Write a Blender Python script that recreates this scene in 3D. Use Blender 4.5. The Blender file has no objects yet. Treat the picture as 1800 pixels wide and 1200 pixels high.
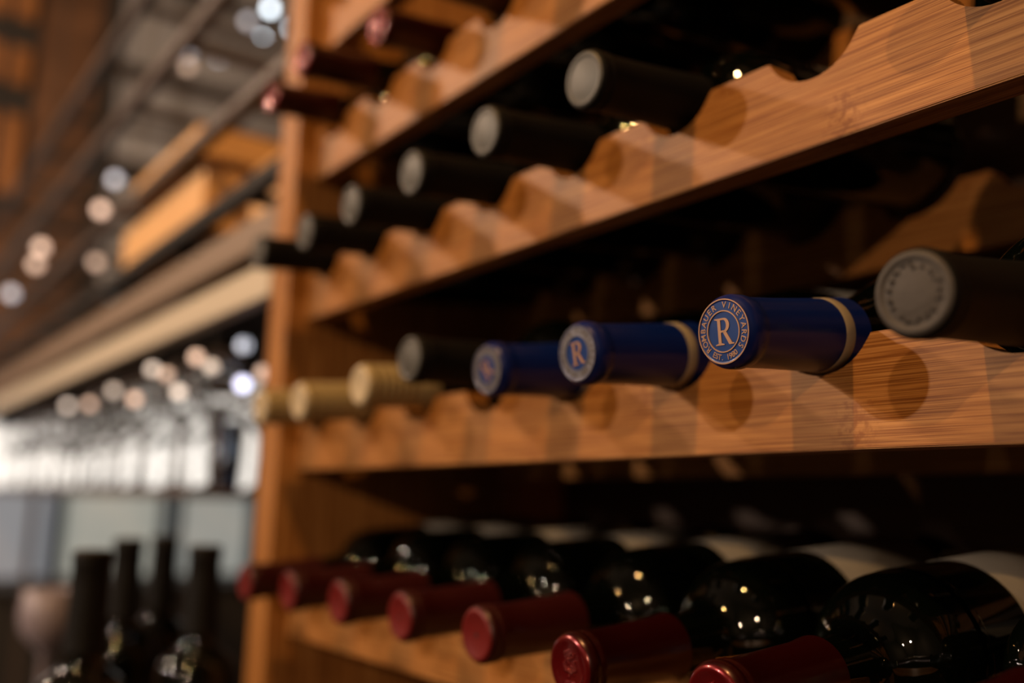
import bpy, bmesh, math, random
from mathutils import Vector, Matrix
random.seed(7)
R = math.radians
EYE = 1.35                      # eye height above the floor; z below is written relative to it
sc = bpy.context.scene
col = sc.collection

# ------------------------------------------------------------------ camera
F_PX, YAW, PITCH, ROLL = 1680.0, 0.9516, 0.1699, 0.02571
fw = Vector((-math.sin(YAW)*math.cos(PITCH), math.cos(YAW)*math.cos(PITCH), math.sin(PITCH)))
rt = Vector((math.cos(YAW), math.sin(YAW), 0))
up = rt.cross(fw)
r2 = math.cos(ROLL)*rt + math.sin(ROLL)*up
u2 = r2.cross(fw)
cd = bpy.data.cameras.new('camera'); cam = bpy.data.objects.new('camera', cd); col.objects.link(cam)
cam.matrix_world = Matrix(((r2.x, u2.x, -fw.x, 0), (r2.y, u2.y, -fw.y, -0.36), (r2.z, u2.z, -fw.z, EYE), (0, 0, 0, 1)))
cd.sensor_width = 36; cd.lens = F_PX/1800*36; cd.clip_start = .01
cd.dof.use_dof = True; cd.dof.focus_distance = .392; cd.dof.aperture_fstop = 2.7; cd.dof.aperture_blades = 9
sc.camera = cam

# ------------------------------------------------------------------ world, exposure, lamps
w = bpy.data.worlds.new('world'); sc.world = w; w.use_nodes = True
w.node_tree.nodes['Background'].inputs[0].default_value = (1, .72, .5, 1)
w.node_tree.nodes['Background'].inputs[1].default_value = .0008
sc.view_settings.view_transform = 'Standard'; sc.view_settings.look = 'None'
sc.view_settings.gamma = 1; sc.view_settings.use_curve_mapping = False
sc.view_settings.exposure = .62
def lamp(name, loc, power, colour, rad):
    l = bpy.data.lights.new(name, 'POINT'); l.energy = power; l.color = colour; l.shadow_soft_size = rad
    o = bpy.data.objects.new(name, l); col.objects.link(o); o.location = (loc[0], loc[1], loc[2]+EYE); return o
lamp('lamp_to_the_left', (-1.33, -1.9, .655), 44, (1, .79, .64), .020)
lamp('lamp_to_the_right', (1.26, -2.5, .84), 68, (1, .66, .42), .026)
lamp('lamp_overhead', (-.25, -.95, 1.55), 54, (1, .54, .19), .02)
lamp('added_left_fill', (-2.5, -1.5, 1.3), 72, (1, .72, .52), .05)  # added fill that brightens the shelving, crates and left post
for k, (x, y, z) in enumerate([(-3.2, -2.6, .9), (-2.4, -2.9, 1.0), (-.4, -2.9, 1.1)]):
    lamp('small_room_lamp', (x, y, z), 6, (1, .8, .6), .014)

# ------------------------------------------------------------------ helpers
def tag(o, label=None, cat=None, group=None, kind=None):
    if label: o['label'] = label
    if cat: o['category'] = cat
    if group: o['group'] = group
    if kind: o['kind'] = kind
    return o
def empty(name, loc, rot=(0, 0, 0)):
    o = bpy.data.objects.new(name, None); col.objects.link(o)
    o.location = (loc[0], loc[1], loc[2]+EYE); o.rotation_euler = rot; o.empty_display_size = .02
    return o
def obj(name, bm, mats, parent=None, smooth=False, world=False):
    me = bpy.data.meshes.new(name); bmesh.ops.recalc_face_normals(bm, faces=bm.faces); bm.to_mesh(me); bm.free()
    for m in (mats if isinstance(mats, (list, tuple)) else [mats]): me.materials.append(m)
    if smooth:
        for p in me.polygons: p.use_smooth = True
    o = bpy.data.objects.new(name, me); col.objects.link(o)
    if parent is not None: o.parent = parent
    elif world: o.location.z = EYE
    return o
def sharp(o, a=35):
    o.data.set_sharp_from_angle(angle=R(a)); return o
def copy_tree(o, parent=None):
    c = o.copy(); col.objects.link(c); c.parent = parent
    for ch in list(o.children): copy_tree(ch, c)
    return c
def box(bm, a, b, bev=0):
    ret = bmesh.ops.create_cube(bm, size=1)
    vs = ret['verts']
    for v in vs:
        v.co = Vector([(a[i]+b[i])/2 + v.co[i]*(b[i]-a[i]) for i in range(3)])
    if bev:
        es = list({e for v in vs for e in v.link_edges})
        bmesh.ops.bevel(bm, geom=es, offset=bev, segments=2, affect='EDGES', profile=.5)
    return bm
def lathe(bm, prof, seg=56, a0=0, a1=2*math.pi, close=False):
    full = abs(a1-a0-2*math.pi) < 1e-6
    n = seg if full else seg+1
    rings = []
    for (z, r) in prof:
        if r < 1e-7 and full:
            rings.append([bm.verts.new((0, 0, z))]); continue
        rings.append([bm.verts.new((r*math.cos(a0+(a1-a0)*i/seg), r*math.sin(a0+(a1-a0)*i/seg), z)) for i in range(n)])
    for A, B in zip(rings[:-1], rings[1:]):
        for i in range(seg):
            j = (i+1) % n if full else i+1
            if len(A) == 1 and len(B) == 1: continue
            if len(A) == 1: bm.faces.new((A[0], B[i], B[j]))
            elif len(B) == 1: bm.faces.new((A[i], A[j], B[0]))
            else: bm.faces.new((A[i], A[j], B[j], B[i]))
    return bm
def spline(pts, n=6):
    """Catmull-Rom through the profile points"""
    out = []
    P = [pts[0]]+list(pts)+[pts[-1]]
    for k in range(1, len(P)-2):
        for i in range(n):
            t = i/n
            out.append(tuple(.5*((2*P[k][c])+(-P[k-1][c]+P[k+1][c])*t+(2*P[k-1][c]-5*P[k][c]+4*P[k+1][c]-P[k+2][c])*t*t+(-P[k-1][c]+3*P[k][c]-3*P[k+1][c]+P[k+2][c])*t**3) for c in (0, 1)))
    out.append(tuple(pts[-1])); return out
def prism(bm, outline, z0, z1):
    """outline (x,y) extruded from z0 to z1"""
    a = [bm.verts.new((x, y, z0)) for x, y in outline]; b = [bm.verts.new((x, y, z1)) for x, y in outline]
    n = len(a)
    bm.faces.new(a[::-1]); bm.faces.new(b)
    for i in range(n): bm.faces.new((a[i], a[(i+1) % n], b[(i+1) % n], b[i]))
    return bm

# ------------------------------------------------------------------ materials
def mat(name, colour, rough=.5, metal=0, coat=0, spec=.5, emit=None, estr=0, trans=0, ior=1.45):
    m = bpy.data.materials.new(name); m.use_nodes = True
    b = m.node_tree.nodes['Principled BSDF']
    b.inputs['Base Color'].default_value = (*colour, 1); b.inputs['Roughness'].default_value = rough
    b.inputs['Metallic'].default_value = metal; b.inputs['Coat Weight'].default_value = coat
    b.inputs['Coat Roughness'].default_value = .08
    b.inputs['Specular IOR Level'].default_value = spec
    b.inputs['Transmission Weight'].default_value = trans; b.inputs['IOR'].default_value = ior
    if emit: b.inputs['Emission Color'].default_value = (*emit, 1); b.inputs['Emission Strength'].default_value = estr
    return m
def nodes(m): return m.node_tree.nodes, m.node_tree.links, m.node_tree.nodes['Principled BSDF']
def vary(m, c0, c1, scale, stretch=(1, 1, 1), bump=0, detail=4, rough=None):
    N, L, b = nodes(m)
    tc = N.new('ShaderNodeTexCoord'); mp = N.new('ShaderNodeMapping'); mp.inputs['Scale'].default_value = stretch
    nz = N.new('ShaderNodeTexNoise'); nz.inputs['Scale'].default_value = scale; nz.inputs['Detail'].default_value = detail
    cr = N.new('ShaderNodeValToRGB'); cr.color_ramp.elements[0].position = .3; cr.color_ramp.elements[1].position = .7
    cr.color_ramp.elements[0].color = (*c0, 1); cr.color_ramp.elements[1].color = (*c1, 1)
    L.new(tc.outputs['Object'], mp.inputs[0]); L.new(mp.outputs[0], nz.inputs['Vector']); L.new(nz.outputs[0], cr.inputs[0])
    L.new(cr.outputs[0], b.inputs['Base Color'])
    if bump:
        bp = N.new('ShaderNodeBump'); bp.inputs['Strength'].default_value = bump; bp.inputs['Distance'].default_value = .001
        L.new(nz.outputs[0], bp.inputs['Height']); L.new(bp.outputs[0], b.inputs['Normal'])
    return m
def bamboo(name, axis='x', light=(.47, .225, .068), dark=(.20, .07, .015)):
    """laminated bamboo: fine fibres along one axis, strips, and node marks"""
    m = mat(name, light, .46, spec=.22)
    N, L, b = nodes(m)
    tc = N.new('ShaderNodeTexCoord'); sep = N.new('ShaderNodeSeparateXYZ'); L.new(tc.outputs['Object'], sep.inputs[0])
    def mapped(sx, sy, sz, scale, detail=3, rough=.6):
        mp = N.new('ShaderNodeMapping'); mp.inputs['Scale'].default_value = (sx, sy, sz)
        L.new(tc.outputs['Object'], mp.inputs[0])
        nz = N.new('ShaderNodeTexNoise'); nz.inputs['Scale'].default_value = scale
        nz.inputs['Detail'].default_value = detail; nz.inputs['Roughness'].default_value = rough
        L.new(mp.outputs[0], nz.inputs['Vector']); return nz
    if axis == 'x': fine, mid, broad = mapped(.010, .35, 1, 1500, 3), mapped(.012, .5, 1, 420, 2), mapped(.02, .6, 1, 90, 2)
    else: fine, mid, broad = mapped(1, .35, .010, 1100, 3), mapped(1, .5, .012, 380, 2), mapped(1, .6, .02, 90, 2)
    def ramp(src, p0, p1, a, c):
        r = N.new('ShaderNodeValToRGB'); e = r.color_ramp.elements
        e[0].position = p0; e[1].position = p1; e[0].color = (*a, 1); e[1].color = (*c, 1); L.new(src, r.inputs[0]); return r
    def mix(kind, f, a, c):
        x = N.new('ShaderNodeMix'); x.data_type = 'RGBA'; x.blend_type = kind
        if isinstance(f, float): x.inputs[0].default_value = f
        else: L.new(f, x.inputs[0])
        L.new(a, x.inputs[6])
        if isinstance(c, tuple): x.inputs[7].default_value = (*c, 1)
        else: L.new(c, x.inputs[7])
        return x.outputs[2]
    base = ramp(broad.outputs[0], .35, .65, tuple(.86*v for v in light), light)
    st = ramp(fine.outputs[0], .40, .58, (.40, .28, .17), (1, 1, 1))
    st2 = ramp(mid.outputs[0], .40, .58, (.80, .72, .62), (1, 1, 1))
    c = mix('MULTIPLY', .85, base.outputs[0], st.outputs[0])
    c = mix('MULTIPLY', .8, c, st2.outputs[0])
    # node marks: narrow bands across the fibre every ~20 cm, at a different place in each strip
    ax = sep.outputs['X'] if axis == 'x' else sep.outputs['Z']
    ac = sep.outputs['Z'] if axis == 'x' else sep.outputs['X']
    def mth(op, a, v=None):
        n = N.new('ShaderNodeMath'); n.operation = op
        L.new(a, n.inputs[0])
        if v is not None:
            if hasattr(v, 'links'): L.new(v, n.inputs[1])
            else: n.inputs[1].default_value = v
        return n.outputs[0]
    strip = mth('FLOOR', mth('DIVIDE', ac, .021))
    wn = N.new('ShaderNodeTexWhiteNoise'); wn.noise_dimensions = '1D'; L.new(strip, wn.inputs['W'])
    ph = mth('ADD', mth('DIVIDE', ax, .23), wn.outputs['Value'])
    d = mth('ABSOLUTE', mth('SUBTRACT', mth('FRACT', ph), .5))
    band = N.new('ShaderNodeMapRange'); band.inputs[1].default_value = .012; band.inputs[2].default_value = .065
    band.inputs[3].default_value = 1; band.inputs[4].default_value = 0; L.new(d, band.inputs[0])
    spk = mapped(1, 1, 1, 260, 3)
    sm = ramp(spk.outputs[0], .45, .60, (0, 0, 0), (1, 1, 1))
    msk = mth('MULTIPLY', band.outputs[0], sm.outputs[0])
    c = mix('MIX', mth('MULTIPLY', msk, .75), c, dark)
    L.new(c, b.inputs['Base Color'])
    bp = N.new('ShaderNodeBump'); bp.inputs['Strength'].default_value = .18; bp.inputs['Distance'].default_value = .0003
    L.new(fine.outputs[0], bp.inputs['Height']); L.new(bp.outputs[0], b.inputs['Normal'])
    return m
ORD = ['first', 'second', 'third', 'fourth', 'fifth', 'sixth', 'seventh', 'eighth', 'ninth', 'tenth', 'eleventh']
M = {}
M['rail'] = bamboo('bamboo rail wood', 'x')
M['panel'] = bamboo('bamboo upright wood', 'z')
M['back'] = vary(mat('dark stained back board', (.05, .03, .02), .6), (.040, .022, .014), (.065, .036, .02), 6, (1, 1, 30))
M['glass'] = mat('dark bottle glass', (0.0008, 0.0013, 0.0007), .02, coat=.0, spec=.5)
def foil(name, c, rough, metal=.0, coat=.0, bump=.05):
    m = mat(name, c, rough, metal, coat)
    N, L, b = nodes(m); tc = N.new('ShaderNodeTexCoord'); nz = N.new('ShaderNodeTexNoise')
    nz.inputs['Scale'].default_value = 160; nz.inputs['Detail'].default_value = 3
    bp = N.new('ShaderNodeBump'); bp.inputs['Strength'].default_value = bump; bp.inputs['Distance'].default_value = .001
    L.new(tc.outputs['Object'], nz.inputs['Vector']); L.new(nz.outputs[0], bp.inputs['Height']); L.new(bp.outputs[0], b.inputs['Normal'])
    return m
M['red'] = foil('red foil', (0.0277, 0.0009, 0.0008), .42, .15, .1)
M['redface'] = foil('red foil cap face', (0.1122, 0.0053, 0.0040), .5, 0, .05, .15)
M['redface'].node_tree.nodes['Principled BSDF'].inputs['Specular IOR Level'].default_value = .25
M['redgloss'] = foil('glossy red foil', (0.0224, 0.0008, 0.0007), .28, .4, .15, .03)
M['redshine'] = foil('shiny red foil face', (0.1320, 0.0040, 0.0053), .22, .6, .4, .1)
M['blackcap'] = foil('matte black foil', (0.0040, 0.0036, 0.0033), .6, 0, 0)
M['blackcap'].node_tree.nodes['Principled BSDF'].inputs['Specular IOR Level'].default_value = .18
M['tin'] = foil('dull pewter disc', (0.058, 0.055, 0.045), .5, .3, 0, .2)
M['tindark'] = foil('darker pewter', (0.1056, 0.0924, 0.0858), .55, .2, 0, .2)
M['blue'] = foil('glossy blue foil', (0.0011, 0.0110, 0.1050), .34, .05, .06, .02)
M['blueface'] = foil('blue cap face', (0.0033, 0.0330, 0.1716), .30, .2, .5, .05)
M['silver_glare'] = foil('silver glare foil', (0.1980, 0.1980, 0.2244), .35, .7, 0, .3)  # glare on the two blurred blue caps, painted as silver
M['copper'] = mat('pale copper foil', (0.3300, 0.1848, 0.1056), .38, .35)
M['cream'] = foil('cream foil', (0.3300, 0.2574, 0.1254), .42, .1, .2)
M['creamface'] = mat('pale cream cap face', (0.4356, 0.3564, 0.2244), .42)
M['creamring'] = mat('cream band', (0.2970, 0.2508, 0.1716), .45)
M['hole'] = mat('dark pinhole', (0.0132, 0.0026, 0.0020), .8)
M['paper'] = vary(mat('white label paper', (0.3960, 0.3762, 0.3300), .7), (.105, .095, .078), (.13, .118, .098), 40)
M['tinworn'] = foil('worn brown pewter', (0.048, 0.041, 0.034), .65, .1, 0, .4)
M['tinmark'] = foil('dark worn marks', (0.018, 0.015, 0.013), .65, .1, 0, .2)
M['ink'] = mat('dark label print', (0.0330, 0.0297, 0.0264), .6)

# ------------------------------------------------------------------ the rack
X0, PITCHX = -.355, .0898            # slot 0 and the slot spacing
XL, XR = -.8455, .700                 # inner faces of the uprights
slot = lambda k: X0+PITCHX*k
ROWS = {0: .4420, 1: .3085, 2: .1695, 3: .0275, 4: -.1199, 5: -.2680}     # underside of each front rail
RH, RT, VR, VD = .0500, .018, .0275, .0165        # rail height, thickness, scallop radius and depth
def rail_mesh(y0, VR=VR, VD=VD):
    half = math.sqrt(VR**2-(VR-VD)**2)
    pts = [(XL, 0), (XR, 0), (XR, RH)]
    k = int((XR-X0)/PITCHX)
    while slot(k) > XL+.02:
        cx = slot(k)
        if cx+half < XR:
            pts.append((cx+half+.002, RH))
            a = math.atan2(VR-VD, half)
            n = 16
            for i in range(n+1):
                t = -a-(math.pi-2*a)*i/n
                pts.append((cx+VR*math.cos(t), RH-VD+VR+VR*math.sin(t)))
            pts.append((cx-half-.002, RH))
        k -= 1
    pts.append((XL, RH))
    bm = bmesh.new()
    a = [bm.verts.new((x, y0, z)) for x, z in pts]; b = [bm.verts.new((x, y0+RT, z)) for x, z in pts]
    n = len(a)
    fa = bm.faces.new(a); fb = bm.faces.new(b[::-1])
    for i in range(n): bm.faces.new((a[i], b[i], b[(i+1) % n], a[(i+1) % n]))
    es = list(fa.edges)
    bmesh.ops.bevel(bm, geom=es, offset=.0006, segments=2, affect='EDGES')
    bmesh.ops.triangulate(bm, faces=[f for f in bm.faces if len(f.verts) > 4])
    return bm
RY = .226
rack = tag(empty('wine_rack', (XL, .15, -EYE)), 'tall bamboo wine rack with scalloped rails holding bottles neck first', 'wine rack')
def rchild(name, bm, m):
    o = obj(name, bm, m, rack); o.location = (-rack.location[0], -rack.location[1], -rack.location[2]+EYE); return o
for k, z in ROWS.items():
    for y0 in (0, RY):
        o = rchild('front_rail' if y0 == 0 else 'rear_rail', rail_mesh(y0, *((VR, VD) if y0 == 0 else (.0415, .019))), M['rail']); o.location.z += z
rchild('side_panel', box(bmesh.new(), (-.889, -.020, -EYE), (-.8455, .330, .95), .0015), M['panel'])
rchild('side_panel', box(bmesh.new(), (.700, -.020, -EYE), (.744, .330, .95), .0015), M['panel'])
rchild('back_panel', box(bmesh.new(), (-.8455, .318, -EYE), (.700, .330, .95)), M['back'])
rchild('top_board', box(bmesh.new(), (-.8455, -.02, .93), (.700, .318, .95)), M['panel'])
rchild('bottom_board', box(bmesh.new(), (-.8455, -.02, -EYE), (.700, .318, -EYE+.06)), M['panel'])

# ------------------------------------------------------------------ bottles (local z runs from the base, z=0, to the cap face, z=.30)
LN = .300
def glass_bm(kind):
    if kind == 'bordeaux':
        p = [(.004, .0365), (.009, .0376), (.013, .0378), (.017, .0378), (.160, .0378), (.164, .0378), (.168, .0378), (.176, .0375), (.184, .0368), (.191, .0348), (.197, .0310), (.2012, .0262), (.2045, .0215), (.2085, .0178), (.2145, .0157), (.224, .0149), (.234, .0146), (.290, .0138)]
    else:
        p = [(.004, .0395), (.009, .0403), (.013, .0405), (.017, .0405), (.117, .0405), (.121, .0405), (.125, .0405), (.145, .0395), (.163, .0355), (.182, .0290), (.198, .0225), (.212, .0184), (.226, .0166), (.240, .0155), (.290, .0140)]
    prof = [(.018, 0), (.016, .010), (.004, .030), (0, .034), (.001, .036)]+spline(p, 5)+[(.294, 0)]
    return lathe(bmesh.new(), prof, 64)
def capsule_bm(kind, length):
    s = lambda d: LN-d
    e = length
    if kind == 'blue':
        side = [(s(.0010), .0143), (s(.0022), .0152), (s(.0040), .0157), (s(.0085), .0157), (s(.0100), .0151), (s(.0125), .0149), (s(.03), .0153), (s(.052), .0163), (s(.060), .0166), (s(e), .0179), (s(e), .0170)]
    elif kind == 'cream':
        side = [(s(.0010), .0143), (s(.0022), .0153), (s(.0040), .0158)]
        for i in range(7):
            d = .008+i*.0058
            side += [(s(d), .0158), (s(d+.0008), .0150), (s(d+.0020), .0150), (s(d+.0028), .0158)]
        side += [(s(.052), .0157), (s(e), .0160), (s(e), .0150)]
    else:
        side = [(s(.0008), .0143), (s(.0020), .0153), (s(.0036), .0157), (s(.0060), .0155), (s(.0068), .0150), (s(.0080), .0155), (s(.0105), .0154), (s(.0122), .0147), (s(.03), .0149), (s(.055), .0155), (s(e-.003), .0163), (s(e), .0166), (s(e), .0158)]
    face = [(s(.0006), 0), (s(.0006), .0120), (s(0), .0127), (s(0), .0136)]
    return lathe(bmesh.new(), face+side, 64)
def text_bm(txt, size, thick=.00012, bold=.0):
    cu = bpy.data.curves.new('t', 'FONT'); cu.body = txt; cu.size = size; cu.extrude = thick; cu.offset = bold
    cu.align_x = 'CENTER'; cu.align_y = 'CENTER'; cu.resolution_u = 3
    o = bpy.data.objects.new('t', cu); col.objects.link(o)
    bpy.context.view_layer.update()
    me = bpy.data.meshes.new_from_object(o.evaluated_get(bpy.context.evaluated_depsgraph_get()))
    bpy.data.objects.remove(o); bpy.data.curves.remove(cu)
    return me
def ring_text(bm, txt, rad, a_start, a_end, size, z, inward=False, bold=.0):
    """letters round a circle; angles in degrees measured clockwise from the top, inward=True reads along the bottom"""
    n = len(txt)
    for i, ch in enumerate(txt):
        if ch == ' ': continue
        a = R(a_start+(a_end-a_start)*i/(n-1))
        me = text_bm(ch, size, bold=bold)
        cx, cy = rad*math.sin(a), rad*math.cos(a)
        rot = -a if not inward else math.pi-a
        me.transform(Matrix.Translation((cx, cy, z)) @ Matrix.Rotation(rot, 4, 'Z'))
        bm.from_mesh(me); bpy.data.meshes.remove(me)
def annulus(bm, r0, r1, z, h=.00015, seg=64):
    return lathe(bm, [(z, r0), (z+h, r0), (z+h, r1), (z, r1)], seg)
def letter_r(bm, s, z):
    """serif capital R of height s, centred"""
    def add(pl): prism(bm, [((x-.42)*s, (y-.5)*s) for x, y in pl], z, z+.0003)
    add([(.16, .05), (.30, .05), (.30, .95), (.16, .95)])
    add([(.02, 0), (.44, 0), (.44, .035), (.30, .075), (.16, .075), (.02, .035)])
    add([(.02, 1.0), (.30, 1.0), (.30, .925), (.16, .925), (.02, .965)])
    outer = [(.30, 1.0)]+[(.46+.26*math.sin(t), .735+.265*math.cos(t)) for t in [R(a) for a in range(0, 181, 15)]]+[(.30, .47)]
    inner = [(.30, .93)]+[(.44+.13*math.sin(t), .735+.195*math.cos(t)) for t in [R(a) for a in range(0, 181, 15)]]+[(.30, .54)]
    for i in range(len(outer)-1):
        add([outer[i], outer[i+1], inner[i+1], inner[i]])
    add([(.38, .50), (.54, .50), (.80, .06), (.90, .035), (.90, 0), (.66, 0)])
def ball(bm, c, r, sx=1, sy=1, sz=1, seg=8):
    ret = bmesh.ops.create_uvsphere(bm, u_segments=seg, v_segments=max(4, seg//2), radius=r)
    for v in ret['verts']: v.co = Vector((v.co.x*sx+c[0], v.co.y*sy+c[1], v.co.z*sz+c[2]))
def label_bm(z0, z1, r, half):
    return lathe(bmesh.new(), [(z0, r), (z0, r+.0002), (z1, r+.0002), (z1, r)], 40, math.pi/2-half, math.pi/2+half)
def make_bottle(kind):
    root = empty('wine_bottle', (0, 0, 0))
    shape = 'burgundy' if kind in ('blue', 'cream') else 'bordeaux'
    L = {'blue': .077, 'glareblue': .077, 'cream': .060, 'black': .080, 'blackworn': .080, 'red': .066, 'redgloss': .063}[kind]
    if kind == 'glareblue': shape = 'burgundy'
    g = obj('glass_body', glass_bm(shape), M['glass'], root, True)
    cm = {'blue': M['blue'], 'glareblue': M['blue'], 'cream': M['cream'], 'black': M['blackcap'], 'blackworn': M['blackcap'], 'red': M['red'], 'redgloss': M['redgloss']}[kind]
    ck = {'glareblue': 'blue', 'redgloss': 'red'}.get(kind, kind)
    c = sharp(obj('foil_capsule', capsule_bm(ck, L), cm, root, True), 50)
    zf = LN-.0006
    if kind in ('blue', 'glareblue'):
        band = obj('capsule_band', lathe(bmesh.new(), [(LN-.0665, .01702), (LN-.0660, .01722), (LN-.0608, .01692), (LN-.0602, .01668)], 64), M['creamring'], c, True)
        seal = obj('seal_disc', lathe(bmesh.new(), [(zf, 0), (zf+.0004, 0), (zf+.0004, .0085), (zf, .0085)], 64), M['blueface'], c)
        rim = obj('seal_ring', annulus(bmesh.new(), .0087, .0132, zf, .0005), M['blueface'] if kind == 'blue' else M['silver_glare'], c)
        b = bmesh.new(); annulus(b, .0083, .0088, zf, .0009); annulus(b, .0131, .0136, zf, .0009)
        obj('ring_line', b, M['copper'] if kind == 'blue' else M['silver_glare'], c)
        b = bmesh.new()
        z = zf+.0006
        ring_text(b, 'ROMBAUER VINEYARDS', .0109, -128, 128, .0037, z, bold=.00002)
        ring_text(b, 'EST. 1980', .0109, 212, 148, .0033, z, True, bold=.00002)
        obj('ring_lettering', b, M['copper'] if kind == 'blue' else M['tindark'], c)
        b = bmesh.new(); letter_r(b, .0112, zf+.0004); obj('letter_emblem', b, M['copper'], c)
    elif kind in ('black', 'blackworn'):
        b = bmesh.new(); lathe(b, [(zf, 0), (zf+.0003, 0), (zf+.0003, .0100), (zf+.0001, .0106), (zf+.0002, .0112), (zf+.0009, .0120), (zf+.0009, .0134), (zf, .0143)], 64)
        pd = obj('pewter_disc', b, M['tin'] if kind == 'black' else M['tinworn'], c, True)
        if kind == 'blackworn':     # worn ring of raised marks round the disc
            b = bmesh.new(); rr = random.Random(11)
            for i in range(17):
                a = 2*math.pi*i/17
                for q in range(3):
                    u = a+rr.uniform(-.10, .10); v = .0092+rr.uniform(-.0009, .0009)
                    ball(b, (v*math.cos(u), v*math.sin(u), zf+.0003), .0006+.0003*rr.random(), 1, 1, .6, 6)
            obj('embossed_ring', b, M['tinmark'], pd, True)
    elif kind in ('red', 'redgloss'):
        fm = M['redface'] if kind == 'red' else M['redshine']
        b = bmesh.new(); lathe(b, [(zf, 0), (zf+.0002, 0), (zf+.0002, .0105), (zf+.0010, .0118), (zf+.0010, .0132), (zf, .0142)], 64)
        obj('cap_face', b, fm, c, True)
        b = bmesh.new()
        if kind == 'redgloss':       # embossed crest: crown of leaves over a cluster of beads and bars
            rr = random.Random(3)
            for i in range(46):
                a = rr.random()*2*math.pi; q = .0052*math.sqrt(rr.random())
                ball(b, (q*math.cos(a)*.85, q*math.sin(a)+.0008, zf+.0003), .0005+.0003*rr.random(), seg=6)
            for i in range(5):
                ball(b, ((i-2)*.0016, .0072-abs(i-2)*.0007, zf+.0003), .0006, 1, 1.6, 1, 6)
            for i in range(4):
                prism(b, [(-.0032+.0018*i, -.0084), (-.0022+.0018*i, -.0084), (-.0022+.0018*i, -.0060), (-.0032+.0018*i, -.0060)], zf+.0002, zf+.0006)
            for i in range(20):
                a = R(200+i*7.5); ball(b, (.0093*math.cos(a), .0093*math.sin(a), zf+.0003), .00045, seg=6)
            obj('embossed_crest', b, fm, c, True)
        else:
            lathe(b, [(zf+.0002, .0000), (zf+.0004, 0), (zf+.0004, .0013), (zf+.0002, .0013)], 16)
            obj('cap_pinhole', b, M['hole'], c)
        obj('paper_label', label_bm(.035, .128, .0379, R(72)), M['paper'], root, True)
    elif kind == 'cream':
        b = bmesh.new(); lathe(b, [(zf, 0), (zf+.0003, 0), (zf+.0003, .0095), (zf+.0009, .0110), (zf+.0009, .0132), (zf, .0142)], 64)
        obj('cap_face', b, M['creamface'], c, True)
    if kind in ('black', 'blackworn'):
        obj('paper_label', label_bm(.035, .128, .0379, R(60)), M['paper'], root, True)
    if kind in ('blue', 'glareblue', 'cream'):
        obj('paper_label', label_bm(.030, .118, .0406, R(60)), M['paper'], root, True)
    return root
PROTO = {}
def bottle(kind, face, tilt, label, group, roll=0):
    """face: where the centre of the cap face is; tilt: degrees the axis rises going into the rack"""
    if kind in PROTO: o = copy_tree(PROTO[kind])
    else: o = PROTO[kind] = make_bottle(kind)
    a = R(90+tilt)
    ax = Vector((0, -math.sin(a), math.cos(a)))
    base = Vector((face[0], face[1], face[2]+EYE)) - ax*LN
    o.location = base
    o.rotation_euler = (Matrix.Rotation(a, 4, 'X') @ Matrix.Rotation(R(roll), 4, 'Z')).to_euler()
    return tag(o, label, 'wine bottle', group)
def in_rack(kind, row, k, dy, h, tilt, label, group, roll=0):
    return bottle(kind, (slot(k), dy, ROWS[row]+h), tilt, label, group, roll)
# third rail: the sharp row in the middle of the picture
G3, G2, G1, G4 = 'bottles on the middle rail', 'black-capped bottles on the second rail', 'red-capped bottles on the upper rail', 'red-capped bottles on the lower rail'
in_rack('blackworn', 3, 2, -.072, .0455, 5.2, 'black-capped bottle with a worn pewter disc, right of the blue-capped bottles', G3)
in_rack('blue', 3, 1, -.0640, .0455, 5.6, 'blue-capped wine bottle with sharp copper R emblem, rightmost blue one', G3)
in_rack('glareblue', 3, 0, -.0680, .0462, 5.6, 'blue-capped wine bottle with silver-painted glare ring and cream band, middle of the three blue ones', G3, 6)
in_rack('glareblue', 3, -1, -.0600, .0480, 5.4, 'blue-capped wine bottle with glare painted silver on its blurred face, leftmost of the three blue ones', G3, 35)
in_rack('black', 3, -2, -.0605, .0640, 1.8, 'black-capped bottle with grey disc between the cream caps and the blue caps', G3)
in_rack('cream', 3, -3, -.0500, .0555, 4.0, 'cream ribbed-capped bottle next to the black-capped bottle on the middle rail', G3)
in_rack('cream', 3, -4, -.0580, .0495, 5, 'cream ribbed-capped bottle, second from the left end of the middle rail', G3)
in_rack('cream', 3, -5, -.0555, .0515, 4.8, 'cream ribbed-capped bottle at the left end of the middle rail, before the upright', G3)
# second rail
for k, dy, dh, lab in [(2, -.062, 0, 'black-capped bottle whose neck just dips into the top right corner'),
                   (0, -.0665, 0, 'black-capped bottle with grey disc, nearest and highest of its rail'),
                   (-1, -.0670, 0, 'black-capped bottle with grey disc, second down the slope of its rail'),
                   (-2, -.0650, 0, 'black-capped bottle with grey disc, third down the slope of its rail'),
                   (-3, -.0650, 0, 'black-capped bottle with blurred grey disc, fourth down the slope of its rail'),
                   (-4, -.0620, 0, 'black-capped bottle with very blurred disc beside the left upright'),
                   (-5, -.0670, 0, 'black-capped bottle jutting across the left upright at the end of its rail')]:
    in_rack('black', 2, k, dy, .0465+dh, 5.6, lab, G2)
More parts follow.
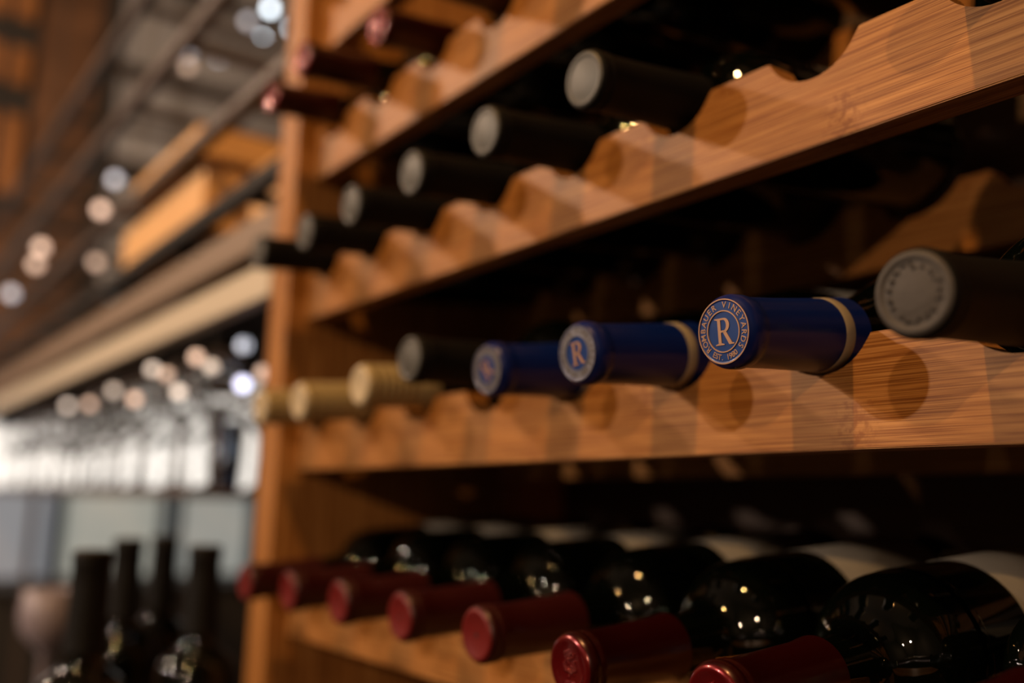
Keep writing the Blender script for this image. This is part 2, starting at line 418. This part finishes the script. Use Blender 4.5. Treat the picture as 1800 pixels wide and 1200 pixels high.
# upper rail
for k, dy, lab in [(-2, -.060, 'red-capped bottle cut off by the top edge of the view on the upper rail'),
                   (-3, -.046, 'red-capped bottle on the upper rail, third from the left upright'),
                   (-4, -.070, 'red-capped bottle on the upper rail, middle of the three by the upright'),
                   (-5, -.061, 'red-capped bottle at the left end of the upper rail, crossing the upright')]:
    in_rack('redgloss' if k < -2 else 'red', 1, k, dy-.004, .0545, 4.5, lab, G1)
for k, lab in [(-1, 'added dark bottle on the upper rail whose neck runs out of the top of the view'),  # bottles added so their bodies shade the rear rails
               (2, 'added dark bottle at the far right of the upper rail, past the empty scallop'),
               (0, 'added dark bottle body on the upper rail behind the top edge, over the nearest pewter disc'),
               (1, 'added dark bottle body on the upper rail above the empty scallop')]:
    in_rack('black', 1, k, -.060, .0480, 5.6, lab, 'dark bottles added high on the upper rail for shade')
# lower rail
for k, dy, kind, lab in [(2, -.069, 'redgloss', 'red-capped bottle beyond the bottom right corner of the view'),
                   (1, -.069, 'redgloss', 'glossy red-capped bottle in the bottom right, its dark shoulder largest in view'),
                   (0, -.067, 'redgloss', 'red-capped bottle with sharp embossed crest on its shiny face'),
                   (-1, -.062, 'red', 'red-capped bottle with a dark pinhole in its cap face'),
                   (-2, -.059, 'red', 'red-capped bottle on the lower rail, left of the pinholed one'),
                   (-3, -.058, 'red', 'red-capped bottle on the lower rail, fourth from the left end'),
                   (-4, -.057, 'red', 'red-capped bottle on the lower rail just right of the upright'),
                   (-5, -.058, 'red', 'blurred red-capped bottle at the left end of the lower rail, over the upright')]:
    in_rack(kind, 4, k, dy-(.003 if k > -1 else 0), .0505-(.003 if k > -1 else 0), 4.6 if k > -1 else 4, lab, G4)

# ------------------------------------------------------------------ room shell
M['plaster'] = vary(mat('cream plaster', (.6, .52, .4), .8), (.37, .32, .25), (.43, .38, .30), 4, bump=.1)
M['floor'] = vary(mat('dark floor boards', (.1, .06, .035), .45), (.022, .013, .009), (.04, .024, .014), 5, (1, 12, 1))
M['ceil'] = mat('dark ceiling', (.05, .04, .035), .9)
M['darkwall'] = mat('dark painted wall', (.03, .025, .02), .8)
M['brownwall'] = vary(mat('brown timber wall', (.25, .12, .05), .55), (.055, .026, .014), (.18, .085, .04), 3, (1, 1, 3))
def struct(name, a, b, m):
    return tag(obj(name, box(bmesh.new(), a, b), m, None, False, True), kind='structure')
CEIL = 2.30
struct('floor', (-4.2, -3.3, -EYE-.1), (2.3, 1.8, -EYE), M['floor'])
struct('ceiling', (-4.2, -3.3, CEIL), (2.3, 1.8, CEIL+.1), M['ceil'])
struct('wall_front', (-4.2, -3.3, -EYE), (2.3, -3.2, CEIL), M['darkwall'])
struct('wall_right', (2.2, -3.2, -EYE), (2.3, 1.7, CEIL), M['darkwall'])
struct('wall_rear', (-4.2, 1.7, -EYE), (2.3, 1.8, CEIL), M['brownwall'])
struct('wall_behind_rack', (-.889, .34, -EYE), (2.2, .44, CEIL), M['brownwall'])
tag(obj('wall_panel', box(bmesh.new(), (-.75, -3.2, .10), (.62, -3.185, .66)), M['plaster'], None, False, True), 'large cream panel on the dark wall behind the viewer, mirrored in the bottle shoulders', 'panel')
# left wall with a window opening y -.6..1.5, z -.30..+.36
WY0, WY1, WZ0, WZ1 = -.7, 1.55, -.32, .33
bm = bmesh.new()
box(bm, (-4.2, -3.2, -EYE), (-4.1, WY0, CEIL)); box(bm, (-4.2, WY1, -EYE), (-4.1, 1.7, CEIL))
box(bm, (-4.2, WY0, -EYE), (-4.1, WY1, WZ0)); box(bm, (-4.2, WY0, WZ1), (-4.1, WY1, CEIL))
tag(obj('wall_left', bm, M['brownwall'], None, False, True), kind='structure')
def pane_mat(name, c, s):
    return mat(name, (.3, .3, .3), .5, emit=c, estr=s*.66)
M['daywhite'] = pane_mat('frosted pane in daylight', (1, .94, .86), 1.15)
M['dayblue'] = pane_mat('frosted lower pane in blue dusk light', (.58, .70, .85), .38)
win = tag(obj('window_1', bmesh.new(), M['daywhite'], None, False, True), kind='structure')
win.location.z = EYE
bm = bmesh.new(); zm = .02
box(bm, (-4.18, WY0, zm), (-4.16, WY1, WZ1)); obj('upper_pane', bm, M['daywhite'], win)
YB = [WY0+.02, -.1, .42, .84, 1.22, WY1-.02]
for q, (c, e) in enumerate([((.42, .55, .72), .18), ((.50, .62, .74), .24), ((.75, .78, .68), .34), ((.72, .76, .70), .32), ((.80, .82, .70), .36)]):
    bm = bmesh.new(); box(bm, (-4.18, YB[q], WZ0), (-4.16, YB[q+1], zm)); obj('lower_pane', bm, pane_mat('frosted lower pane', c, e), win)
M['mull'] = mat('dark blue window frame', (.03, .05, .09), .5)
bm = bmesh.new()
for i, y in enumerate(YB): box(bm, (-4.16, y-.022, WZ0), (-4.12, y+.022, zm))
obj('window_bars', bm, M['mull'], win)

# ------------------------------------------------------------------ left of the rack: shelving, crates, glassware
M['steel'] = mat('blackened steel', (.010, .008, .007), .8)
M['steelbrown'] = mat('brown painted steel', (.06, .042, .034), .5)
M['beambrown'] = mat('brown painted shelf rail', (.20, .145, .105), .6)
M['greymetal'] = vary(mat('grey brushed metal', (.2, .18, .17), .5, .2), (.32, .32, .34), (.46, .47, .50), 2.5)
M['orangepine'] = vary(mat('orange timber', (.5, .22, .06), .5), (.22, .085, .022), (.34, .14, .045), 3)
M['beam'] = mat('cream painted shelf edge', (.50, .44, .34), .5)
M['crate'] = vary(mat('pale pine', (.7, .4, .16), .55), (.60, .33, .13), (.70, .41, .17), 5, (2, 2, 14))
M['milky'] = mat('milky glass', (.22, .19, .22), .4)
M['blueglass'] = mat('blue glass', (.55, .72, 1), .05, trans=1)
M['clear'] = mat('clear glass', (1, 1, 1), .02, trans=1, ior=1.45)
shelf = tag(empty('hanging_shelf', (-2.2, .15, .2)), 'dark steel shelving hung from the ceiling, cream bottom edge, left of the wine rack', 'shelf')
def schild(name, bm, m):
    o = obj(name, bm, m, shelf); o.location = (-shelf.location[0], -shelf.location[1], -shelf.location[2]+EYE); return o
SX0, SX1 = -3.6, -.9105
for x0 in (SX1, SX0):
    for y0 in (-.012, .30):
        schild('upright', box(bmesh.new(), (x0, y0, .200), (x0+.019, y0+.025, CEIL), .002), M['steel'])
for z0, z1, m in [(.830, .850, 'steelbrown'), (.640, .662, 'steelbrown'), (.452, .468, 'steelbrown'), (.333, .353, 'steel')]:
    schild('front_rail', box(bmesh.new(), (SX0, -.012, z0), (SX1, .006, z1), .002), M[m])
    schild('rear_rail', box(bmesh.new(), (SX0, .30, z0), (SX1, .32, z1), .002), M[m])
    for q in range(9):
        x = -1.05-.30*q
        schild('cross_bar', box(bmesh.new(), (x, .006, z0+.004), (x+.02, .30, z1-.004)), M[m])
schild('lower_rail', box(bmesh.new(), (SX0, -.012, .262), (SX1, .004, .300), .002), M['beambrown'])
schild('shelf_edge', box(bmesh.new(), (SX0, -.014, .203), (SX1, .006, .240), .002), M['beam'])
schild('shelf_board', box(bmesh.new(), (SX0, .006, .228), (SX1, .30, .236)), M['steel'])
gt = tag(empty('glass_stand', (-2.3, .15, -EYE)), 'thin dark stand carrying the rows of stemware, below the hanging shelf', 'stand')
for nm, a, b in [('stand_top', (-3.5, -.02, .000), (-1.10, .34, .010))]+[('leg', (x, y, -EYE), (x+.012, y+.012, .0)) for x in (-3.48, -2.2) for y in (.0, .30)]:
    o = obj(nm, box(bmesh.new(), a, b), M['steelbrown'], gt); o.location = (2.3, -.15, EYE)
def crate(x0, x1, z0, z1, y0, y1, lab):
    root = tag(empty('wooden_crate', ((x0+x1)/2, (y0+y1)/2, z0)), lab, 'crate', 'wooden crates on the shelving')
    off = Vector((-(x0+x1)/2, -(y0+y1)/2, -z0))
    t = .009
    for nm, a, b in [('front_board', (x0, y0, z0), (x1, y0+t, z1)), ('rear_board', (x0, y1-t, z0), (x1, y1, z1)),
                     ('end_board', (x0, y0+t, z0), (x0+t, y1-t, z1)), ('end_board', (x1-t, y0+t, z0), (x1, y1-t, z1)),
                     ('bottom_board', (x0+t, y0+t, z0), (x1-t, y1-t, z0+t))]:
        o = obj(nm, box(bmesh.new(), a, b, .001), M['crate'], root); o.location = off
crate(-1.62, -1.28, .4685, .512, .012, .25, 'pale wooden crate on the upper dark shelf')
crate(-1.66, -1.24, .3535, .436, .012, .25, 'brightly lit wooden crate on the shelf below, largest of the crates')
crate(-1.19, -1.00, .3535, .430, .06, .28, 'dim wooden crate behind the others, close to the black upright')

def wineglass_bm():
    out = [(0, 0), (.0, .032), (.002, .033), (.005, .012), (.012, .0045), (.085, .004), (.095, .010), (.105, .024), (.125, .036), (.150, .038), (.200, .031)]
    inn = [(.200, .0300), (.150, .0370), (.125, .035), (.107, .023), (.099, .010), (.098, 0)]
    return lathe(bmesh.new(), out+inn, 32)
gproto = None
def wineglass(x, y, z, s, lab, flip=False):
    global gproto
    if gproto is None:
        gproto = empty('wine_glass', (0, 0, 0)); obj('glass_bowl', wineglass_bm(), M['clear'], gproto, True); g = gproto
    else: g = copy_tree(gproto)
    g.location = (x, y, z+EYE); g.scale = (s, s, s)
    if flip: g.rotation_euler = (math.pi, 0, 0)
    return tag(g, lab, 'wine glass', 'stemware on the left shelving')
for i in range(11):
    for j in range(2):
        x = -1.25-.17*i; y = .06+.13*j+random.uniform(-.01, .01)
        wineglass(x, y, .0105, random.uniform(.94, 1.04), 'clear stemmed wine glass, %s from the rack in the %s row of stemware' % (ORD[i], 'rear' if j else 'front'))

# glowing balls on thin cords, added for the glints on glass and foil
def glint_mat(name, c, e): return mat(name, (.8, .8, .8), .3, emit=c, estr=e*.68)
M['cord'] = mat('added black cord', (.01, .01, .01), .6)
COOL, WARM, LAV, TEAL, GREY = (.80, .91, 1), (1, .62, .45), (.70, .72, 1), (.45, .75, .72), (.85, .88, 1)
def hung_glint(x, y, z, c, e, lab, rad=.012, top=None):  # added emitter standing in for a blurred highlight on glassware
    root = tag(empty('added_glint', (x, y, z)), lab, 'glint', 'added glints in the blurred background')
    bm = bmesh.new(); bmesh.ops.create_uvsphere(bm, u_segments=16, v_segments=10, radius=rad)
    obj('glint', bm, glint_mat('added glint glow', c, e), root, True)
    obj('glint_holder', lathe(bmesh.new(), [(rad*.85, 0), (rad*.85, rad*.5), (rad*1.9, rad*.45), (rad*1.9, 0)], 12), M['cord'], root, True)
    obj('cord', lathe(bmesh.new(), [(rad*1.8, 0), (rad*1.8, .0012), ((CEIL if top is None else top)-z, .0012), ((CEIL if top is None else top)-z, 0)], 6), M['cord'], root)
BU = [(-2.4, .500, 1.337, COOL, 7, 'added bright cool white bulb at the very top, left of the black upright'),
      (-2.4, .483, 1.239, COOL, 6, 'added bright cool white bulb, just under the one at the very top'),
      (-2.4, .569, 1.301, COOL, 5, 'added cool white bulb half hidden behind the rack upright, near the top'),
      (-2.36, .552, 1.153, GREY, 2.6, 'added pale bulb half hidden by the rack upright beside the upper red cap'),
      (-2.4, .371, 1.154, GREY, 1.3, 'added dim grey bulb on its own in the upper background'),
      (-2.4, .290, 1.137, GREY, .8, 'added very dim grey bulb over a dim orange one'),
      (-2.36, .283, 1.085, WARM, .8, 'added dim orange bulb under a very dim grey one'),
      (-2.4, .440, 1.280, GREY, 1.0, 'added dim grey bulb left of the two bright cool ones'),
      (-2.3, .440, 1.00, GREY, .9, 'added dim grey bulb above the long dark shelf rail'),
      (-2.4, .144, .763, GREY, 1.5, 'added pale grey bulb left of the upper wooden crate'),
      (-2.2, .078, .624, WARM, 2.2, 'added pink bulb left of the brightly lit crate'),
      (-2.2, -.032, .517, WARM, 1.7, 'added upper bulb of the pink group at far left'),
      (-2.26, -.030, .492, WARM, 1.3, 'added lower bulb of the pink group at far left'),
      (-2.27, .094, .520, WARM, 1.0, 'added dim pink bulb between the far left group and the lit crate'),
      (-2.205, .150, .553, WARM, 1.5, 'added pink bulb at the lower corner of the lit crate'),
      (-2.2, .107, .439, TEAL, .7, 'added small teal bulb over the cream shelf edge'),
      (-2.3, -.066, .428, GREY, .9, 'added dim grey bulb at the far left edge above the cream shelf edge'),
      (-1.10, .0345, .1335, LAV, 3.4, 'added lavender white bulb just left of the cream capped bottles', .008, .2275),
      (-1.15, .050, .188, GREY, 1.3, 'added grey bulb above the lavender one', .008, .2275),
      (-1.05, .040, .142, WARM, 1.0, 'added dim peach bulb right of the lavender one, touching the rack upright', .008, .2275)]
for b in BU: hung_glint(*b)
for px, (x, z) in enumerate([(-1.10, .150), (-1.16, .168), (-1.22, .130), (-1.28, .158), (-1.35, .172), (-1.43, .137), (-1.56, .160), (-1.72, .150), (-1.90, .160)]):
    hung_glint(x, -.004, z, WARM if px % 2 else (1, .80, .66), 1.0+.4*(px % 3), 'added small warm bulb hung under the cream shelf edge over the stemware, %s from the rack' % ORD[px], .007, .2025)

# far side of the room
tc = tag(empty('timber_cladding', (-4.09, 0, 1.15)), 'orange timber boards with dark gaps, high on the far wall at left', 'cladding')
for z0, z1 in [(1.88, 2.28), (1.60, 1.75), (1.15, 1.47)]:
    o = obj('board', box(bmesh.new(), (-4.098, -.6, z0), (-4.06, .13, z1)), M['orangepine'], tc); o.location = (4.09, 0, -1.15)
o = obj('backing', box(bmesh.new(), (-4.099, -.6, 1.1), (-4.09, .15, 2.28)), M['darkwall'], tc); o.location = (4.09, 0, -1.15)
gc = tag(empty('wall_cabinet', (-3.95, .9, .80)), 'grey metal cabinet with open dark slots, high on the far wall', 'cabinet')
for z0, z1 in [(.80, 1.20), (1.30, 1.62), (1.70, 2.02), (2.10, 2.28)]:
    o = obj('door', box(bmesh.new(), (-3.82, .42, z0), (-3.80, 1.5, z1)), M['greymetal'], gc); o.location = (3.95, -.9, -.80)
o = obj('body', box(bmesh.new(), (-4.098, .42, .80), (-3.82, 1.5, 2.28)), M['darkwall'], gc); o.location = (3.95, -.9, -.80)
sb = tag(empty('sideboard', (-3.9, .4, -EYE)), 'dark low sideboard under the bright window', 'sideboard')
o = obj('body', box(bmesh.new(), (-4.098, -.9, -EYE), (-3.7, 1.6, -.34)), M['darkwall'], sb); o.location = (3.9, -.4, EYE)
o = obj('top', box(bmesh.new(), (-4.098, -.92, -.34), (-3.68, 1.62, -.32)), M['darkwall'], sb); o.location = (3.9, -.4, EYE)

# standing bottles on a counter in front of the shelving
def standing(x, y, z, lab):
    o = copy_tree(PROTO['black']); o.location = (x, y, z+EYE); o.rotation_euler = (0, 0, R(random.uniform(0, 360)))
    return tag(o, lab, 'wine bottle', 'dark bottles standing at the lower left')
BZ = -.345
for x, y, lab in [(-.859, -.168, 'dark bottle standing at lower left, leftmost of the four necks'),
                  (-1.085, -.082, 'dark bottle standing at lower left, second neck from the left'),
                  (-1.160, -.022, 'dark bottle standing at lower left, third neck from the left'),
                  (-.932, -.050, 'dark bottle standing at lower left, nearest the rack upright')]:
    standing(x, y, BZ, lab)
gb = tag(empty('goblet', (-1.474, -.08, BZ+.0005)), 'pale milky goblet on the dark counter, left of the standing bottles', 'goblet')
o = obj('bowl', lathe(bmesh.new(), [(0, 0), (0, .032), (.002, .033), (.006, .012), (.014, .006), (.130, .007), (.142, .020), (.158, .034), (.180, .038), (.215, .034), (.215, .032), (.180, .036), (.160, .031), (.148, 0)], 32), M['milky'], gb, True)
tb = tag(empty('blue_tumbler', (-1.80, .262, .0105)), 'blue glass tumbler at the right end of the stemware rows', 'tumbler')
obj('tumbler_wall', lathe(bmesh.new(), [(0, 0), (0, .030), (.13, .038), (.13, .036), (.006, .028), (.006, 0)], 32), M['blueglass'], tb, True)
ct = tag(empty('counter', (-1.3, -.3, -EYE)), 'dark wooden counter under the standing bottles', 'counter')
o = obj('counter_top', box(bmesh.new(), (-1.9, -.55, BZ-.03), (-.78, -.024, BZ), .002), M['floor'], ct); o.location = (1.3, .3, EYE)
o = obj('counter_body', box(bmesh.new(), (-1.87, -.5, -EYE), (-.80, -.04, BZ-.03)), M['brownwall'], ct); o.location = (1.3, .3, EYE)
